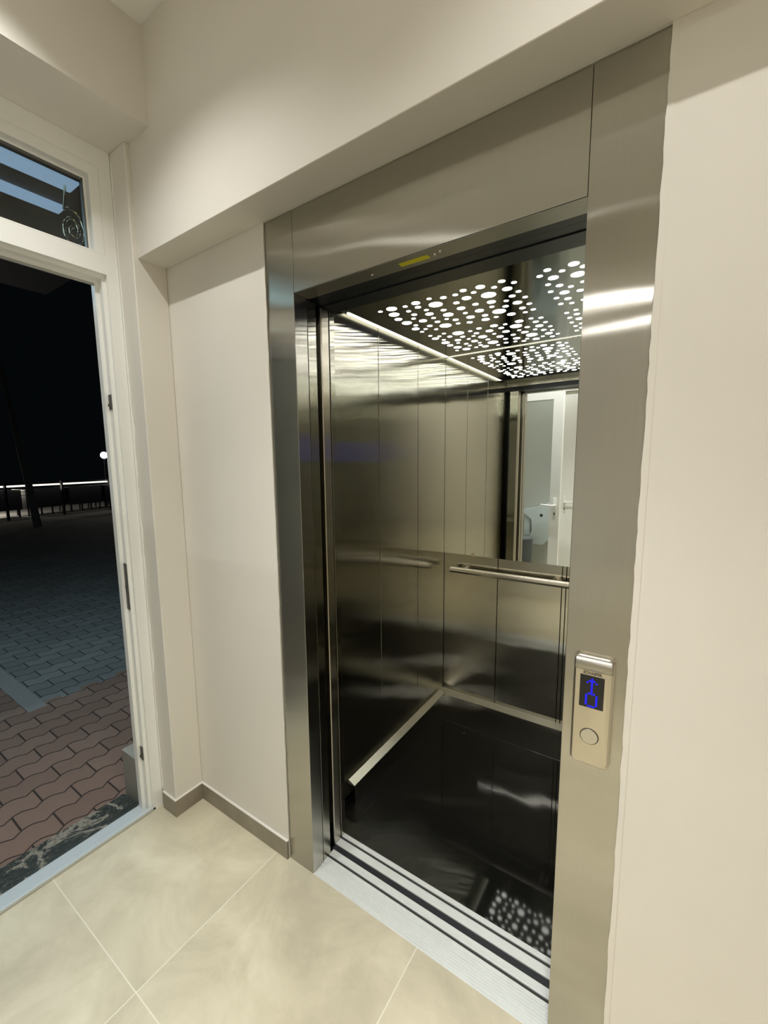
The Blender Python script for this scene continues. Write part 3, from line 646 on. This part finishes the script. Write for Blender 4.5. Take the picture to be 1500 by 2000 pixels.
# tree and lamp
tr = MB(); tr.tube([(-13.2, 3.40, GZ), (-13.25, 3.33, 0.9), (-13.3, 3.24, 1.9), (-13.35, 3.17, 2.9), (-13.4, 3.05, 4.2), (-13.5, 2.9, 6.0)], [0.10, 0.085, 0.075, 0.065, 0.055, 0.04], 12)
tag(tr.build('tree', M['bark'], None, True), 'slim leaning tree trunk in the dark yard', 'tree')
lp = tag(empty('yard_lamp', (-18.3, 7.57, GZ)), 'small bright globe lamp on a post beyond the railing', 'lamp')
MB().cyl((-18.3, 7.57, GZ), (-18.3, 7.57, 1.80), 0.03, n=12).build('post', M['table'], lp)
MB().sphere((-18.3, 7.57, 1.93), 0.135).build('globe', M['globe'], lp, True)
def light(name, typ, loc, energy, col, **k):
    l = bpy.data.lights.new(name, typ); l.energy = energy; l.color = col
    for a, v in k.items(): setattr(l, a, v)
    o = bpy.data.objects.new(name, l); C.objects.link(o); o.location = loc; return o
light('yard_lamp_light', 'POINT', (-18.3, 7.57, 1.93), 60, (1.0, 0.93, 0.82), shadow_soft_size=0.15)
light('railing_light', 'POINT', (-18.0, 3.5, 0.8), 90, (1.0, 0.90, 0.75), shadow_soft_size=0.2)
a = light('canopy_light', 'AREA', (-2.6, -0.4, 2.90), 31, (0.60, 0.84, 0.97), shape='RECTANGLE', size=1.2, size_y=2.5)

# ================================================================== HALL CEILING LIGHTS
def area(name, x, y, z, e, sx, sy, shape):
    o = light(name, 'AREA', (x, y, z), e, WARM, shape=shape, size=sx)
    if shape == 'RECTANGLE': o.data.size_y = sy
    return o
for i, (x, y, e, cone) in enumerate(DOWNLIGHTS):
    lab = ['small recessed downlight before the wall, nearest the entrance door', 'small recessed downlight before the elevator call panel',
           'added downlight between the beam and the opened door leaf, brightening the floor', 'added downlight behind the one before the call panel, brightening floor and low wall', 'added downlight brightening the hand dryer for the mirror'][i]
    f = tag(empty('ceiling_downlight', (x, y, CEIL-0.02)), lab, 'ceiling light', 'recessed downlights in the hall ceiling')
    m = MB(); n = 32
    ra = [[m.bm.verts.new((x+r*math.cos(2*PI*k/n), y+r*math.sin(2*PI*k/n), z)) for k in range(n)] for r, z in ((0.045, CEIL-0.0005), (0.045, CEIL-0.006), (0.034, CEIL-0.008), (0.030, CEIL-0.0005))]
    for A, B in zip(ra, ra[1:]):
        for k in range(n): m.bm.faces.new((A[k], A[(k+1) % n], B[(k+1) % n], B[k]))
    m.build('trim_ring', M['white'], f, True)
    MB().cyl((x, y, CEIL-0.003), (x, y, CEIL-0.0005), 0.029, n=24).build('lens', M['lens'], f)
    light('downlight_beam', 'SPOT', (x, y, CEIL-0.012), e, WARM, shadow_soft_size=0.012, spot_size=math.radians(cone), spot_blend=1.0)
for i, (x, y, L, W, e) in enumerate(LINEARS):
    lab = ['linear ceiling light midway along the corridor', 'linear ceiling light at the far end of the corridor'][i]
    f = tag(empty('linear_light', (x, y, CEIL-0.03)), lab, 'ceiling light', 'linear lights across the hall ceiling')
    MB().box(x-L/2-0.01, x+L/2+0.01, y-W/2-0.006, y+W/2+0.006, CEIL-0.022, CEIL-0.0002, 0.003, 2).build('housing', M['white'], f)
    MB().box(x-L/2, x+L/2, y-W/2, y+W/2, CEIL-0.025, CEIL-0.0215).build('diffuser', M['lens'], f)
    area('linear_beam', x, y, CEIL-0.027, e, L, W, 'RECTANGLE')
